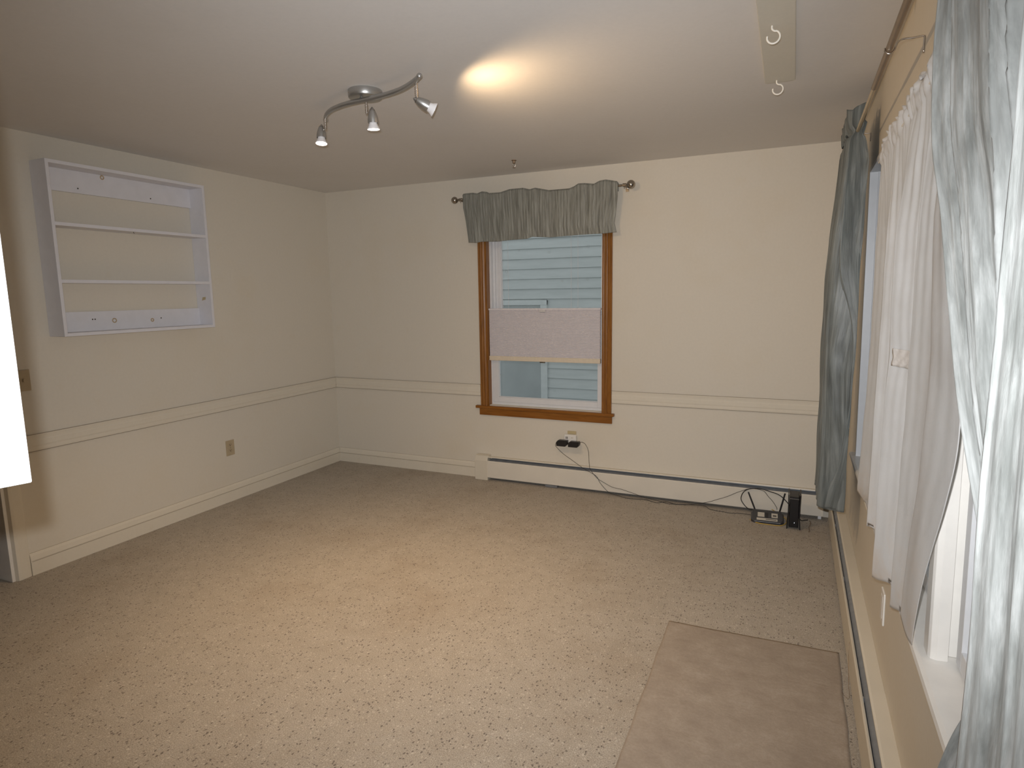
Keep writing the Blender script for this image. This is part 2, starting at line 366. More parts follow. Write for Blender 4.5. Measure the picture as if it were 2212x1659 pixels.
# vinyl frame
f = MB(); f.box(1.588, 1.604, .04, .12, .62, 2.11).box(2.529, 2.542, .04, .12, .62, 2.11).box(1.604, 2.529, .04, .12, 2.08, 2.11).box(1.604, 2.529, .04, .12, .62, .645)
f.box(1.604, 1.622, .075, .12, .645, 2.08).box(1.629, 1.636, .082, .12, .645, 2.08)
f.obj('window_frame', M_vinyl, win, bevel=.0015)
def sash(x0, x1, z0, z1, y0, y1, sl, sr, st, sb, name):
    s_ = MB(); s_.box(x0, x0+sl, y0, y1, z0, z1).box(x1-sr, x1, y0, y1, z0, z1).box(x0+sl, x1-sr, y0, y1, z0, z0+sb).box(x0+sl, x1-sr, y0, y1, z1-st, z1)
    s_.box(x0+sl, x0+sl+.005, y0+.008, y1-.006, z0+sb, z1-st).box(x0+sl, x1-sr, y0+.008, y1-.006, z0+sb, z0+sb+.006)
    o = s_.obj(name, M_vinyl, win, bevel=.002); ym = (y0+y1)/2+.004
    MB().box(x0+sl, x1-sr, ym, ym+.004, z0+sb, z1-st).obj('glass_pane', M_glass, o); return o
up = sash(1.622, 2.529, 1.33, 2.08, .085, .115, .045, .022, .03, .045, 'upper_sash')
lo = sash(1.604, 2.529, .645, 1.36, .045, .073, .047, .037, .045, .042, 'lower_sash')
M_wm = flat('water_mark', (.30, .33, .33), .6)
for i_, (x, z) in enumerate([(1.824, 1.87), (2.08, 1.845), (1.711, 1.706), (2.19, 1.622), (2.392, 1.631), (2.399, 1.877), (1.726, 1.636), (1.67, 0.871)]):
    yy = .1028 if z > 1 else .0618; r = .0065+.002*(i_ % 3)
    MB().tube([(x+r*math.cos(a/14*2*math.pi), yy, z+r*math.sin(a/14*2*math.pi)) for a in range(15)], .0008, 5, cap=False).obj('water_mark', M_wm, up if z > 1 else lo)
MB().box(2.03, 2.10, .035, .045, 1.345, 1.365).obj('sash_lock', M_vinyl, lo, bevel=.002)
# pleated top-down shade
sh = thing('cellular_shade', 'off-white pleated cellular shade stretched across the middle of the oak-trimmed window', 'blind', (2.05, .02, .99))
np_ = 64; prof = []
for i in range(np_+1):
    z = 1.030+(1.402-1.030)*i/np_; prof.append((.010 if i % 2 else .0025, z))
prof += [(.016 if i % 2 else .0235, 1.030+(1.402-1.030)*i/np_) for i in range(np_, -1, -1)]
MB().prism([(y+.006, z) for y, z in prof], 'x', 1.592, 2.522).obj('pleated_fabric', M_shade, sh)
MB().box(1.590, 2.527, .004, .030, 1.400, 1.414).obj('top_rail', M_shade, sh, bevel=.002)
MB().box(1.590, 2.525, .002, .032, .994, 1.031).obj('bottom_rail', M_shrail, sh, bevel=.003)
MB().box(2.035, 2.085, -.004, .003, 1.385, 1.402).obj('pull_tab', M_cleartape, sh, bevel=.001)
MB().box(2.035, 2.08, -.002, .002, .986, .994).obj('pull_tab', M_nickel, sh)
MB().box(1.590, 2.540, .002, .036, 2.06, 2.105).obj('head_rail', M_shade, sh, bevel=.003)
for x in (1.715, 1.765, 2.29, 2.345):
    MB().tube([(x, .018, 1.414), (x, .018, 2.06)], .0009, 6).obj('lift_cord', M_shade, sh)

# rod and valance
rod = thing('curtain_rod', 'brushed nickel curtain rod with ball finials above the oak-trimmed window', 'curtain rod', (2.065, -.09, 2.27))
MB().tube([(1.40, -.09, 2.268), (2.70, -.09, 2.272)], .0085, 14).obj('pole', M_nickel, rod, smooth=True)
for s_, x, z in ((-1, 1.359, 2.267), (1, 2.768, 2.273)):
    m = MB(); m.sphere((x, -.09, z), .0275 if s_ < 0 else .031); m.lathe([(0, .006), (.012, .006), (.014, .011), (.018, .011), (.020, .0075), (.045, .0075)], (x-s_*.022, -.09, z), (-s_, 0, 0), 20)
    m.obj('finial', M_nickel, rod, smooth=True)
    bx = 1.415 if s_ < 0 else 2.722
    m = MB(); m.tube([(bx, -.004, z-.01), (bx, -.09, z-.010)], .004, 8).lathe([(0, .0125), (.022, .0125)], (bx-.011, -.09, z), (1, 0, 0), 18).box(bx-.012, bx+.012, -.006, 0, z-.035, z+.02)
    m.tube([(bx, -.092, z-.010), (bx, -.094, z-.026)], .0022, 8)
    m.obj('bracket', M_nickel, rod, smooth=True)
top = [(1.439,2.311),(1.521,2.312),(1.561,2.304),(1.601,2.316),(1.641,2.31),(1.664,2.299),(1.758,2.297),(1.836,2.314),(1.949,2.315),(2.002,2.3),(2.046,2.308),(2.098,2.296),(2.156,2.282),(2.313,2.282),(2.348,2.292),(2.383,2.311),(2.432,2.309),(2.5,2.299),(2.541,2.317),(2.588,2.321),(2.668,2.303),(2.678,2.287)]
bot = [(1.482,1.933),(1.551,1.928),(1.592,1.935),(1.751,1.931),(1.829,1.935),(1.982,1.938),(2.027,1.951),(2.168,1.94),(2.418,1.946),(2.591,1.947),(2.671,1.952)]
LE = [(1.933,1.482),(2.087,1.462),(2.201,1.440),(2.32,1.439)]; RE = [(1.952,2.671),(2.017,2.657),(2.199,2.679),(2.32,2.678)]
def val_front(u, v, back=False):
    xt = 1.439+(2.678-1.439)*u; xb = 1.482+(2.671-1.482)*u
    zt = interp(xt, top); zb = interp(xb, bot) if not back else 2.235
    z = zt+(zb-zt)*v
    xl = interp(z, LE); xr = interp(z, RE); x = xl+(xr-xl)*u
    ph = noise.noise(Vector((x*9, 0, z*.8)))*4
    a = .0009*math.sin(x*95+ph)+.0010*math.sin(x*260+z*3+ph*1.7)+.006*noise.noise(Vector((x*14, 3, z*5)))
    hug = math.exp(-((z-2.27)/.018)**2)
    y = -.103 + a*(1-.75*hug)
    if back: y = -.078 + a*.5
    if v < .02 and not back: y = -.092
    if z < 1.99 and not back: y -= .008*math.sin((1.99-z)*20)*(.5+.5*math.sin(x*11))
    return (x, y, z)
va = MB(); va.grid(lambda u, v: val_front(u, v**1.0), 420, 70, (1.3, .37))
va.grid(lambda u, v: (val_front(u, 0)[0], -.092+.014*math.sin(v*math.pi/2), val_front(u, 0)[2]) if v < 1 else val_front(u, 0, True), 420, 3, (1.3, .02))
va.grid(lambda u, v: val_front(u, v, True), 420, 10, (1.3, .07))
va.obj('window_valance', M_val, smooth='all', solid=.0012, label='short grey-green crinkled valance hanging on the rod above the oak-trimmed window', cat='valance')

# ------------------------------------------------------------------ outlets, adapters on the back wall
t = thing('wall_outlet', 'ivory outlet plate taped over, below the oak-trimmed window', 'outlet', (2.30, 0, .35))
MB().box(2.265, 2.337, -.005, 0, .345, .458).obj('cover_plate', M_beige, t, bevel=.002)
MB().box(2.267, 2.336, -.0065, -.005, .434, .459).obj('tape_strip', M_tape, t)
t = thing('multi_plug', 'white multi-plug tap plugged into the outlet below the oak-trimmed window', 'wall tap', (2.29, -.02, .36))
MB().box(2.246, 2.345, -.036, -.0066, .352, .435).obj('body', M_whitew, t, bevel=.008, seg=4)
for x in (2.262, 2.272):
    MB().box(x, x+.006, -.0368, -.0355, .400, .418).obj('socket_slot', M_grey, t)
MB().box(2.305, 2.322, -.0368, -.0355, .410, .413).obj('indicator_mark', M_beige, t)
wA = [(2.202,-.085,.376),(2.194,-.085,.36),(2.206,-.085,.335),(2.278,-.085,.279),(2.395,-.085,.206),(2.476,-.085,.166),(2.524,-.085,.139),(2.557,-.085,.091),(2.616,-.087,.028),(2.695,-.09,.009),(2.791,-.116,.004),(2.907,-.093,.004),(2.994,-.137,.004),(3.058,-.09,.006),(3.13,-.116,.004),(3.223,-.09,.006),(3.32,-.09,.008),(3.373,-.135,.004),(3.453,-.155,.004),(3.506,-.164,.004),(3.573,-.147,.004),(3.650,-.17,.010)]
wB = [(2.406,-.07,.393),(2.435,-.08,.381),(2.458,-.085,.339),(2.469,-.085,.239),(2.473,-.085,.199),(2.521,-.085,.134),(2.575,-.085,.1),(2.651,-.085,.069),(2.73,-.085,.056),(2.818,-.085,.038),(2.888,-.088,.018),(3.005,-.092,.006),(3.082,-.124,.004),(3.193,-.102,.006),(3.335,-.085,.032),(3.397,-.085,.06),(3.474,-.085,.093),(3.565,-.085,.144),(3.618,-.085,.167),(3.708,-.085,.165),(3.751,-.087,.12),(3.797,-.09,.064),(3.80,-.095,.045)]
def adapter(label, x0, x1, z0, z1, wire, out):
    t = thing('power_adapter', label, 'adapter', ((x0+x1)/2, -.06, z0), 'black power adapters')
    c1 = .016
    pr = [(x0+c1, z1), (x1, z1), (x1, z0+c1), (x1-c1, z0), (x0, z0), (x0, z1-c1)]
    MB().prism(pr, 'y', -.078, -.0375).obj('brick', M_black, t, bevel=.003)
    pts = spline([out]+wire, 5)
    pts = [Vector((p.x+.0015*math.sin(i*.9), p.y, max(.0035, p.z+.0012*math.sin(i*.6)))) for i, p in enumerate(pts)]
    MB().tube(pts, .0017, 6).obj('cord', M_cable, t, smooth='all')
    return t
adapter('left black power adapter on the white tap, its cord running along the heater foot', 2.196, 2.285, .346, .394, wA, (2.20, -.055, .374))
adapter('right black power adapter on the white tap, its cord looping over the router', 2.293, 2.382, .346, .391, wB, (2.381, -.058, .376))

t = thing('wall_outlet', 'ivory duplex outlet low on the left wall below the chair rail', 'outlet', (0, -1.235, .35))
MB().box(0, .005, -1.273, -1.197, .351, .467).obj('cover_plate', M_beige, t, bevel=.002)
for z in (.388, .430):
    r = MB().prism([(-1.251, z-.010), (-1.219, z-.010), (-1.219, z+.014), (-1.228, z+.018), (-1.242, z+.018), (-1.251, z+.014)], 'x', .005, .0065).obj('receptacle', M_beige, t, bevel=.001)
    m = MB().box(.0065, .0068, -1.243, -1.240, z, z+.010).box(.0065, .0068, -1.230, -1.227, z+.001, z+.009)
    m.lathe([(0, .0032), (.0004, .0032)], (.0065, -1.236, z-.004), (1, 0, 0), 10); m.obj('slot', M_slot, r)
MB().lathe([(0, .003), (.0006, .003)], (.005, -1.235, .409), (1, 0, 0), 12).obj('screw', M_nickel, t)
t = thing('light_switch', 'light switch plate on the left wall beside the doorway', 'light switch', (0, -2.565, 1.04))
MB().box(0, .006, -2.60, -2.53, 1.04, 1.157).obj('cover_plate', M_beige, t, bevel=.002)
MB().box(.006, .014, -2.570, -2.560, 1.09, 1.108).obj('toggle', M_beige, t, bevel=.002)
t = thing('wall_outlet', 'ivory outlet plate under the wide window, seen nearly edge-on', 'outlet', (4.18, -2.2, .36))
MB().box(-.006, 0, -2.21, -2.14, .372, .487).lean().obj('cover_plate', M_whitew, t, bevel=.002)
MB().box(-.0072, -.006, -2.19, -2.16, .39, .47).lean().obj('receptacle', M_whitew, t, bevel=.0004)

# ------------------------------------------------------------------ baseboard heaters
def hprof_back(): return None
t = thing('baseboard_heater', 'long cream baseboard heater along the wall below the oak-trimmed window', 'heater', (2.8, -.04, 0), 'baseboard heaters')
MB().prism([(0, .185), (0, .190), (-.048, .200), (-.056, .199), (-.058, .190), (-.054, .190), (-.050, .194)], 'x', 1.585, 4.085).obj('hood', M_heat, t)
MB().prism([(-.072, .026), (-.074, .160), (-.068, .166), (-.062, .163), (-.068, .158), (-.067, .026)], 'x', 1.585, 4.085).obj('front_panel', M_heatw, t)
MB().prism([(-.062, .150), (-.030, .176), (-.028, .173), (-.060, .147)], 'x', 1.60, 4.08).obj('damper', M_damper, t)
MB().box(1.60, 4.08, -.004, -.001, .01, .184).obj('back_plate', M_damper, t)
MB().box(1.60, 4.08, -.050, -.008, .055, .115).obj('fin_element', M_dark, t)
MB().prism([(0, 0), (-.076, 0), (-.078, .165), (-.062, .203), (-.045, .207), (0, .207)], 'x', 1.474, 1.590).obj('end_cap', M_heat, t, bevel=.003)
MB().box(2.10, 2.20, -.069, -.030, .004, .022).obj('bracket', M_damper, t)
MB().box(4.055, 4.075, -.066, -.030, .004, .030).obj('bracket', M_vinyl, t)
t = thing('baseboard_heater', 'long cream baseboard heater under the wide curtained window', 'heater', (4.15, -2.4, 0), 'baseboard heaters')
y0, y1 = -4.85, -.09
MB().prism([(4.188, .186), (4.188, .191), (4.145, .199), (4.138, .197), (4.138, .190), (4.143, .192)], 'y', y0, -2.32).obj('hood', M_heat, t)
MB().prism([(4.1875, .185), (4.1875, .190), (4.1455, .198), (4.1385, .196), (4.1385, .189), (4.1435, .191)], 'y', -2.32, y1).obj('hood', M_heat, t)
MB().prism([(4.116, .014), (4.115, .158), (4.119, .165), (4.124, .163), (4.121, .158), (4.121, .014)], 'y', y0, y1).obj('front_panel', M_heat, t)
MB().prism([(4.1275, .158), (4.1445, .176), (4.1465, .174), (4.1295, .155)], 'y', y0+.02, y1-.02).obj('damper', M_damper, t)
MB().box(4.183, 4.187, y0+.02, y1-.02, .01, .184).obj('back_plate', M_damper, t)
MB().box(4.132, 4.175, y0+.02, y1-.02, .05, .11).obj('fin_element', M_dark, t)
for y in (-.6, -1.35, -2.33, -3.3): MB().box(4.1215, 4.128, y, y+.012, .145, .162).obj('bracket', M_damper, t)

# ------------------------------------------------------------------ wall shelf
t = thing('wall_shelf', 'white open-backed wall shelf unit hung on the left wall', 'shelf', (0, -1.9, 1.33))
y0, y1, z0, z1, D = -2.402, -1.396, 1.329, 2.291, .14
MB().box(.001, D, y0, y0+.018, z0, z1).obj('side_panel', M_white, t, bevel=.001)
MB().box(.001, D, y1-.018, y1, z0, z1).obj('side_panel', M_white, t, bevel=.001)
MB().box(.001, D-.0005, y0+.018, y1-.018, z1-.019, z1).obj('top_panel', M_white, t, bevel=.001)
MB().box(.001, D-.0005, y0+.018, y1-.018, z0, z0+.019).obj('bottom_panel', M_white, t, bevel=.001)
for z in (1.941, 1.627): MB().box(.001, D-.001, y0+.018, y1-.018, z, z+.019).obj('shelf_board', M_white, t, bevel=.001)
MB().box(.001, .018, y0+.018, y1-.018, 2.147, z1-.019).obj('back_rail', M_white, t, bevel=.001)
MB().box(.001, .018, y0+.018, y1-.018, z0+.019, 1.463).obj('back_rail', M_white, t, bevel=.001)
for y, z in ((-2.165,2.174),(-1.71,2.174),(-2.163,1.416),(-2.148,1.416),(-1.715,1.406)):
    MB().lathe([(0, .0042), (.0006, .0042)], (.018, y, z), (1, 0, 0), 12).obj('screw_hole', M_slot, t)
for y, z, r in ((-2.016,2.258,.010),(-2.031,1.404,.012),(-1.779,1.396,.009)):
    pts = [(.0195, y+r*math.cos(a), z+r*math.sin(a)) for a in [2*math.pi*i/20 for i in range(21)]]
    MB().tube(pts, .003, 6, cap=False).obj('glue_ring', M_ring, t, smooth='all')
MB().prism([(.052, 1.515), (.088, 1.522), (.090, 1.540), (.060, 1.538)], 'y', y1-.0188, y1-.018).obj('tape_scrap', M_tape, t)
MB().tube([(.13, -1.93, 1.9405), (.13, -1.925, 1.930)], .0015, 6).obj('nail', M_slot, t)

# ------------------------------------------------------------------ ceiling spot track
t = thing('ceiling_spotlight_bar', 'silver S-curved ceiling light bar with three spotlights', 'ceiling light', (2.055, -2.13, 2.44))
MB().lathe([(0, .074), (.003, .076), (.026, .076), (.032, .073), (.033, .0)], (2.055, -2.133, 2.44), (0, 0, -1), 48, cap=False).obj('canopy', M_silver, t, smooth=True)
MB().sphere((2.012, -2.194, 2.424), .0035, 10, 8).obj('screw', M_chrome, t, smooth=True)
path = [(1.715,-2.0),(1.736,-2.027),(1.789,-2.078),(1.853,-2.121),(1.931,-2.152),(2.009,-2.168),(2.084,-2.174),(2.153,-2.182),(2.223,-2.195),(2.299,-2.219),(2.369,-2.256),(2.427,-2.296),(2.460,-2.325)]
bp = spline([(x, y, 2.387) for x, y in path], 6)
MB().tube(bp, .0095, 12, flat=1.25).obj('bar', M_silver, t, smooth=True)
for k in (0, -1):
    q = bp[k]; MB().sphere((q.x, q.y, q.z), .0118, 14, 10).obj('bar_end', M_silver, t, smooth=True)
MB().tube([(2.055, -2.155, 2.41), (2.055, -2.170, 2.395)], .006, 10).obj('bar_mount', M_silver, t)
def head(px, py, d, off, cone=118, power=1.75, blend=1):
    d = Vector(d).normalized(); o = Vector((px, py, 2.375))
    hd_o = Vector((px, py, 2.328))+Vector(off)         # point of the head axis nearest its swivel
    tail = hd_o - d*.030
    sh_ = MB().lathe([(0, .001), (.006, .0065), (.014, .0115), (.026, .0165), (.040, .0205), (.054, .0225), (.068, .0225), (.068, .0205), (.05, .0195)], tail, d, 32, cap=False)
    h = sh_.obj('spot_head', M_silver, t, smooth=True)
    MB().lathe([(.0128, .0117), (.0134, .0120), (.0150, .0126)], tail, d, 28, cap=False).obj('seam_ring', M_nickel, h)
    stm = MB(); stm.tube([o+Vector((0,0,.006)), o+Vector((0,0,-.048))], .0056, 12)
    for k in range(5): stm.lathe([(0, .0072), (.003, .0072)], o+Vector((0, 0, -.010-.0072*k)), (0,0,-1), 12)
    stm.tube([o+Vector((0,0,-.042)), hd_o], .0045, 10)
    stm.obj('swivel_stem', M_chrome, h, smooth=True)
    MB().lathe([(.056, .0165), (.070, .0175), (.082, .0215), (.0935, .0285), (.0955, .0285), (.0955, .0265), (.0935, .0260)], tail, d, 32, cap=False).obj('bulb', M_ceramic, h, smooth=True)
    MB().lathe([(.0925, .0), (.0925, .0262), (.0945, .0262), (.0950, .0)], tail, d, 32, cap=False).obj('bulb_lens', M_lens, h, smooth=True)
    L = bpy.data.lights.new('spot_bulb_light', 'SPOT'); L.energy = SPOT_W*power; L.color = WARM; L.spot_size = math.radians(cone); L.spot_blend = blend; L.shadow_soft_size = .02
    lo_ = bpy.data.objects.new('spot_bulb_light', L); COL.objects.link(lo_)
    lo_.location = tail+d*.100; lo_.rotation_mode = 'QUATERNION'; lo_.rotation_quaternion = d.to_track_quat('-Z', 'Y')
head(1.748, -2.045, (.07, -.16, -.98), (-.026, .000, 0))
head(2.086, -2.171, (.0, .05, -.99), (.022, .012, 0))
head(2.413, -2.276, (.66, .62, -.42), (.006, .014, -.016), 164, .62, .6)

# sprinkler
t = thing('sprinkler_head', 'small brass sprinkler head on the ceiling above the oak-trimmed window', 'sprinkler', (2.04, -.46, 2.44))
MB().lathe([(0, .018), (.003, .018), (.006, .010), (.016, .009), (.018, .012), (.022, .012), (.024, .006)], (2.04, -.46, 2.44), (0,0,-1), 24).obj('body', M_bronze, t, smooth=True)
m = MB()
for s_ in (-1, 1): m.tube([(2.04+s_*.009, -.46, 2.419), (2.04+s_*.011, -.46, 2.405), (2.04+s_*.004, -.46, 2.392), (2.04, -.46, 2.390)], .0025, 8)
m.obj('frame_arms', M_chrome, t, smooth=True)
MB().lathe([(0, .010), (.0015, .010)], (2.04, -.46, 2.391), (0,0,-1), 16).obj('deflector', M_bronze, t)

# ceiling board with hooks
t = thing('ceiling_board', 'painted board screwed to the ceiling near the wide window, carrying two white hooks', 'board', (3.75, -2.3, 2.44))
b = MB(); b.prism([(3.692, -1.482), (3.705, -1.470), (3.800, -1.462), (3.813, -1.475), (3.820, -3.10), (3.712, -3.10)], 'z', 2.420, 2.4399); b.obj('plank', M_board, t, bevel=.002)
def hook(x, y):
    c = [(0, 0, 0), (.0, 0, -.010), (.004, 0, -.016), (.012, 0, -.020)]
    cx, cz, r = .006, -.038, .0205
    for i in range(13):
        a = math.radians(70-i*22); c.append((cx+r*math.cos(a), 0, cz+r*math.sin(a)))
    pts = spline([(x+a, y+b_, 2.421+c_) for a, b_, c_ in c], 4)
    MB().tube(pts, .0032, 10).obj('hook', M_hook, t, smooth='all')
hook(3.742, -2.12); hook(3.740, -1.500)

# ------------------------------------------------------------------ window_2 (right wall, three lights)
win2 = thing('window_2', None, None, (4.18, -2.17, .66), kind='structure')
def fr(m): return m.lean()
f = MB(); f.box(-.006, .060, RY1-.022, RY1-.0005, RZ0, RZ1).box(.030, .036, RY1-.030, RY1-.022, .67, 2.10).box(.042, .050, RY1-.034, RY1-.022, .67, 2.10).box(.054, .060, RY1-.040, RY1-.022, .67, 2.10)
f.box(-.006, .060, RY0+.0005, RY0+.022, RZ0, RZ1).box(-.006, .060, RY0+.022, RY1-.022, 2.09, RZ1-.0005).box(.060, .10, RY0+.0005, RY1-.0005, RZ0+.001, RZ0+.03).box(.060, .10, RY0+.0005, RY1-.0005, 2.08, RZ1-.0005)
fr(f).obj('window_frame', M_vinyl, win2, bevel=.0015)
for a, b_ in ((-1.49, -1.425), (-2.94, -2.87)):
    m = MB(); m.prism([(.035, a+.002), (.012, a-.001), (.0, a+.004), (-.004, a+.012), (-.004, b_-.012), (0, b_), (.035, b_)], 'z', .668, 2.095); m.box(.035, .11, a+.03, b_-.03, .668, 2.095)
    fr(m).obj('mullion', M_whitew, win2, bevel=.001)
for a, b_ in ((-1.425, RY1-.022), (-2.87, -1.49), (RY0+.022, -2.94)):
    m = MB(); x0, x1 = .050, .085
    m.box(x0, x1, a, a+.04, .672, 2.085).box(x0, x1, b_-.04, b_, .672, 2.085).box(x0, x1, a+.04, b_-.04, .672, .72).box(x0, x1, a+.04, b_-.04, 2.04, 2.085)
    if b_-a < .8: m.box(x0, x1, a+.04, b_-.04, 1.37, 1.41)
    s_ = fr(m).obj('sash', M_vinyl, win2, bevel=.0015)
    fr(MB().box(.066, .070, a+.04, b_-.04, .72, 2.04)).obj('glass_pane', M_glass, s_)
st = MB(); st.prism([(-.026, .648), (-.030, .655), (-.027, .664), (-.018, .668), (.032, .668), (.032, .656), (0, .656), (0, .648)], 'y', -3.52, -.86)
fr(st).obj('stool', M_whitew, win2)
fr(MB().prism([(.0, .590), (-.012, .592), (-.014, .640), (-.010, .648), (0, .648)], 'y', -3.48, -.90)).obj('apron', M_trim, win2)
fr(MB().box(.032, .085, RY0+.022, RY1-.022, .6555, .667)).obj('sill', M_whitew, win2)

# right rod
rod2 = thing('curtain_rod', 'long bronze curtain rod across the wide window wall', 'curtain rod', (4.075, -2.5, 2.225))
MB().tube([(4.075, -1.93, 2.226), (4.075, -4.50, 2.228)], .0095, 16).obj('pole', M_bronze, rod2, smooth=True)
MB().tube([(4.075, -.80, 2.224), (4.075, -1.95, 2.226)], .0072, 16).obj('inner_pole', M_brassrod, rod2, smooth=True, label='thinner tan inner tube')
def wbracket(y, z):
    w_ = WX(z)
    loop = [(4.094, y, z+.012), (4.0885, y, z-.004), (4.080, y, z-.0125), (4.071, y, z-.012), (4.064, y, z-.004), (4.0625, y, z+.004)]
    pts = spline([(w_-.003, y, z-.025), (w_-.003, y, z+.015), (w_-.006, y, z+.022), (w_-.03, y, z+.021), (4.115, y, z+.022), (4.102, y, z+.020)]+loop, 4)
    MB().tube(pts, .0026, 8).obj('bracket', M_chrome, rod2, smooth='all')
wbracket(-2.33, 2.224); wbracket(-4.35, 2.224)
w_ = WX(2.29)
MB().tube(spline([(w_-.003, -.85, 2.257), (w_-.003, -.85, 2.292), (w_-.008, -.85, 2.295), (4.10, -.85, 2.294), (4.088, -.85, 2.26), (4.085, -.85, 2.225), (4.075, -.85, 2.214), (4.066, -.85, 2.225)], 4), .0024, 8).obj('bracket', M_chrome, rod2, smooth='all')

# far curtain: bunched panel at the far end of the rod
xl = [(.25, 3.998), (.40, 3.996), (.85, 3.997), (1.25, 3.990), (1.58, 3.993), (1.80, 4.003), (2.0, 4.018), (2.18, 4.028), (2.24, 4.035), (2.33, 4.03)]
xr = [(.25, 4.118), (.40, 4.114), (.85, 4.113), (1.25, 4.119), (1.58, 4.120), (1.89, 4.123), (2.10, 4.125), (2.18, 4.112), (2.24, 4.100), (2.33, 4.118)]
def far_pt(u, v, top=2.315, botz=.485, ya=-1.28, yb=-.83, nf=7):
    z = top+(botz-top)*v; a = interp(z, xl); b = interp(z, xr)
    z2 = z + (.025*math.sin(u*23)+.015*math.sin(u*57) if z > 2.25 else 0) - (.028*math.sin(u*math.pi*nf+.4)*max(0, v-.93)/.07) - .0*u
    n1 = noise.noise(Vector((u*6, z*1.3, 2.0)))
    ph = u*nf*2*math.pi + n1*1.6 + .5*math.sin(z*2.1)
    s_ = math.sin(ph); s_ = math.copysign(abs(s_)**.75, s_)
    k = .5+.5*s_
    hug = math.exp(-((z-2.226)/.020)**2)
    x = a+(b-a)*(k*(1-.0) ) + .006*noise.noise(Vector((u*40, z*4, 0)))
    x = x*(1-hug)+(4.075+(k-.5)*.036)*hug
    y = ya+(yb-ya)*u + .010*math.cos(ph)*(1-hug) + .006*noise.noise(Vector((u*30, z*9, 5)))
    return (x, y, z2)
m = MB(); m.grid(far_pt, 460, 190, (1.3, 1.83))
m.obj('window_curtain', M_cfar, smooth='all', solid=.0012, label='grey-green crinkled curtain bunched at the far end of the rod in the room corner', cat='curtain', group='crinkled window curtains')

# sheer curtain
hem = [(0, 4.132, -1.62), (.075, 4.160, -1.74), (.10, 4.163, -1.78), (.30, 4.126, -2.09), (.38, 4.162, -2.15), (.40, 4.160, -2.19), (.60, 4.106, -2.49), (.71, 4.154, -2.61), (.73, 4.150, -2.63), (.80, 4.130, -2.68), (.88, 4.150, -2.76), (.91, 4.137, -2.79), (1.0, 4.146, -2.90)]
def sheer_pt(u, v):
    hx = interp(u, [(a, b) for a, b, c_ in hem]); hy = interp(u, [(a, c_) for a, b, c_ in hem])
    ztop = 2.088; zb = .675 + (.02 if u > .9 else 0)
    z = ztop+(zb-ztop)*v
    ty = -1.60+(-3.02+1.60)*u
    hd = max(0, 1-(ztop-z)/.075)          # ruffled heading above the rod pocket
    tx = WX(2.05)-.022+.004*math.sin(u*2*math.pi*21)
    if hd > 0:
        r1 = noise.noise(Vector((u*34, z*16, 2)))
        tx += hd**.5*(.010*math.sin(u*2*math.pi*13+5*r1)-.006)
    k = min(1, max(0, (2.01-z)/.32))**.8
    y = ty+(hy-ty)*min(1, k*1.0); x = tx*(1-k)+hx*k
    if u < .12: x += .012*math.sin(math.pi*min(1, max(0, (2.0-z)/1.3)))*(1-u/.12)
    bell = math.exp(-((v-.58)/.27)**2)*max(0, (u-.76)/.24)**1.5
    y -= .30*bell
    x += .0012*math.sin(u*2*math.pi*30+3*v)*(1-v)
    g = math.exp(-((z-1.335)/.07)**2-((u-.655)/.06)**2); x += .010*g
    x += .0022*noise.noise(Vector((u*16, v*12, 1)))
    x = min(x, WX(z)-.006-(.030 if z < .69 else 0))
    return (x, y, z + ((.007*math.sin(u*2*math.pi*13)+.005*math.sin(u*91)) if v < .012 else 0) - (.012*math.sin(u*34) if v > .99 else 0))
sc_ = thing('sheer_curtain', 'white sheer cotton curtain with a stained pointed hem over the wide window', 'curtain', (4.14, -2.3, .67))
m = MB(); m.grid(sheer_pt, 420, 150); m.obj('cloth', M_sheer, sc_, smooth='all', solid=.0008)
q = Vector(sheer_pt(.62, .53)); 
tv0 = (2.088-1.36)/(2.088-.675); tv1 = (2.088-1.31)/(2.088-.675)
tp = MB().grid(lambda u, v: tuple(Vector(sheer_pt(.615+.09*u, tv0+(tv1-tv0)*v))+Vector((-.0025-.0012*math.sin(u*17+v*9), -.0025, 0))), 16, 8); tp.obj('clear_tape', M_cleartape, sc_, smooth='all', solid=.001)
MB().tube([(WX(2.04)-.022, -1.50, 2.042), (WX(2.04)-.022, -3.10, 2.042)], .004, 8).obj('sash_rod', M_hook, sc_, smooth=True)

# near curtains on the right
p1L = [(.10,-3.30),(.50,-3.42),(.71,-3.50),(.80,-3.54),(.87,-3.575),(.94,-3.62),(1.00,-3.67),(1.06,-3.73),(1.12,-3.74),(1.16,-3.71),(1.24,-3.60),(1.27,-3.55),(1.31,-3.51),(1.39,-3.41),(1.47,-3.36),(1.55,-3.285),(1.64,-3.22),(1.70,-3.176),(1.75,-3.11),(1.82,-3.06),(1.91,-3.03),(2.0,-3.0),(2.11,-2.974),(2.30,-2.95)]
p1R = [(.10,-4.05),(.8,-4.0),(1.12,-3.93),(1.3,-3.94),(1.7,-3.92),(2.1,-3.77),(2.3,-3.76)]
P1F = [0, .20, .50, .60, .71, .82, .91, 1]
def saw(u, F):
    """overlapping folds: each fold starts proud, runs back towards the wall, then tucks under the next"""
    for p, q in zip(F, F[1:]):
        if u <= q:
            t = (u-p)/(q-p)
            if t < .45: return -1+2*math.sin(math.pi/2*t/.45)+.12*math.sin(t*28+p*40)
            if t < .90: return 1-1.0*((t-.45)/.45)**1.5
            return 0-((t-.90)/.10)
    return -1
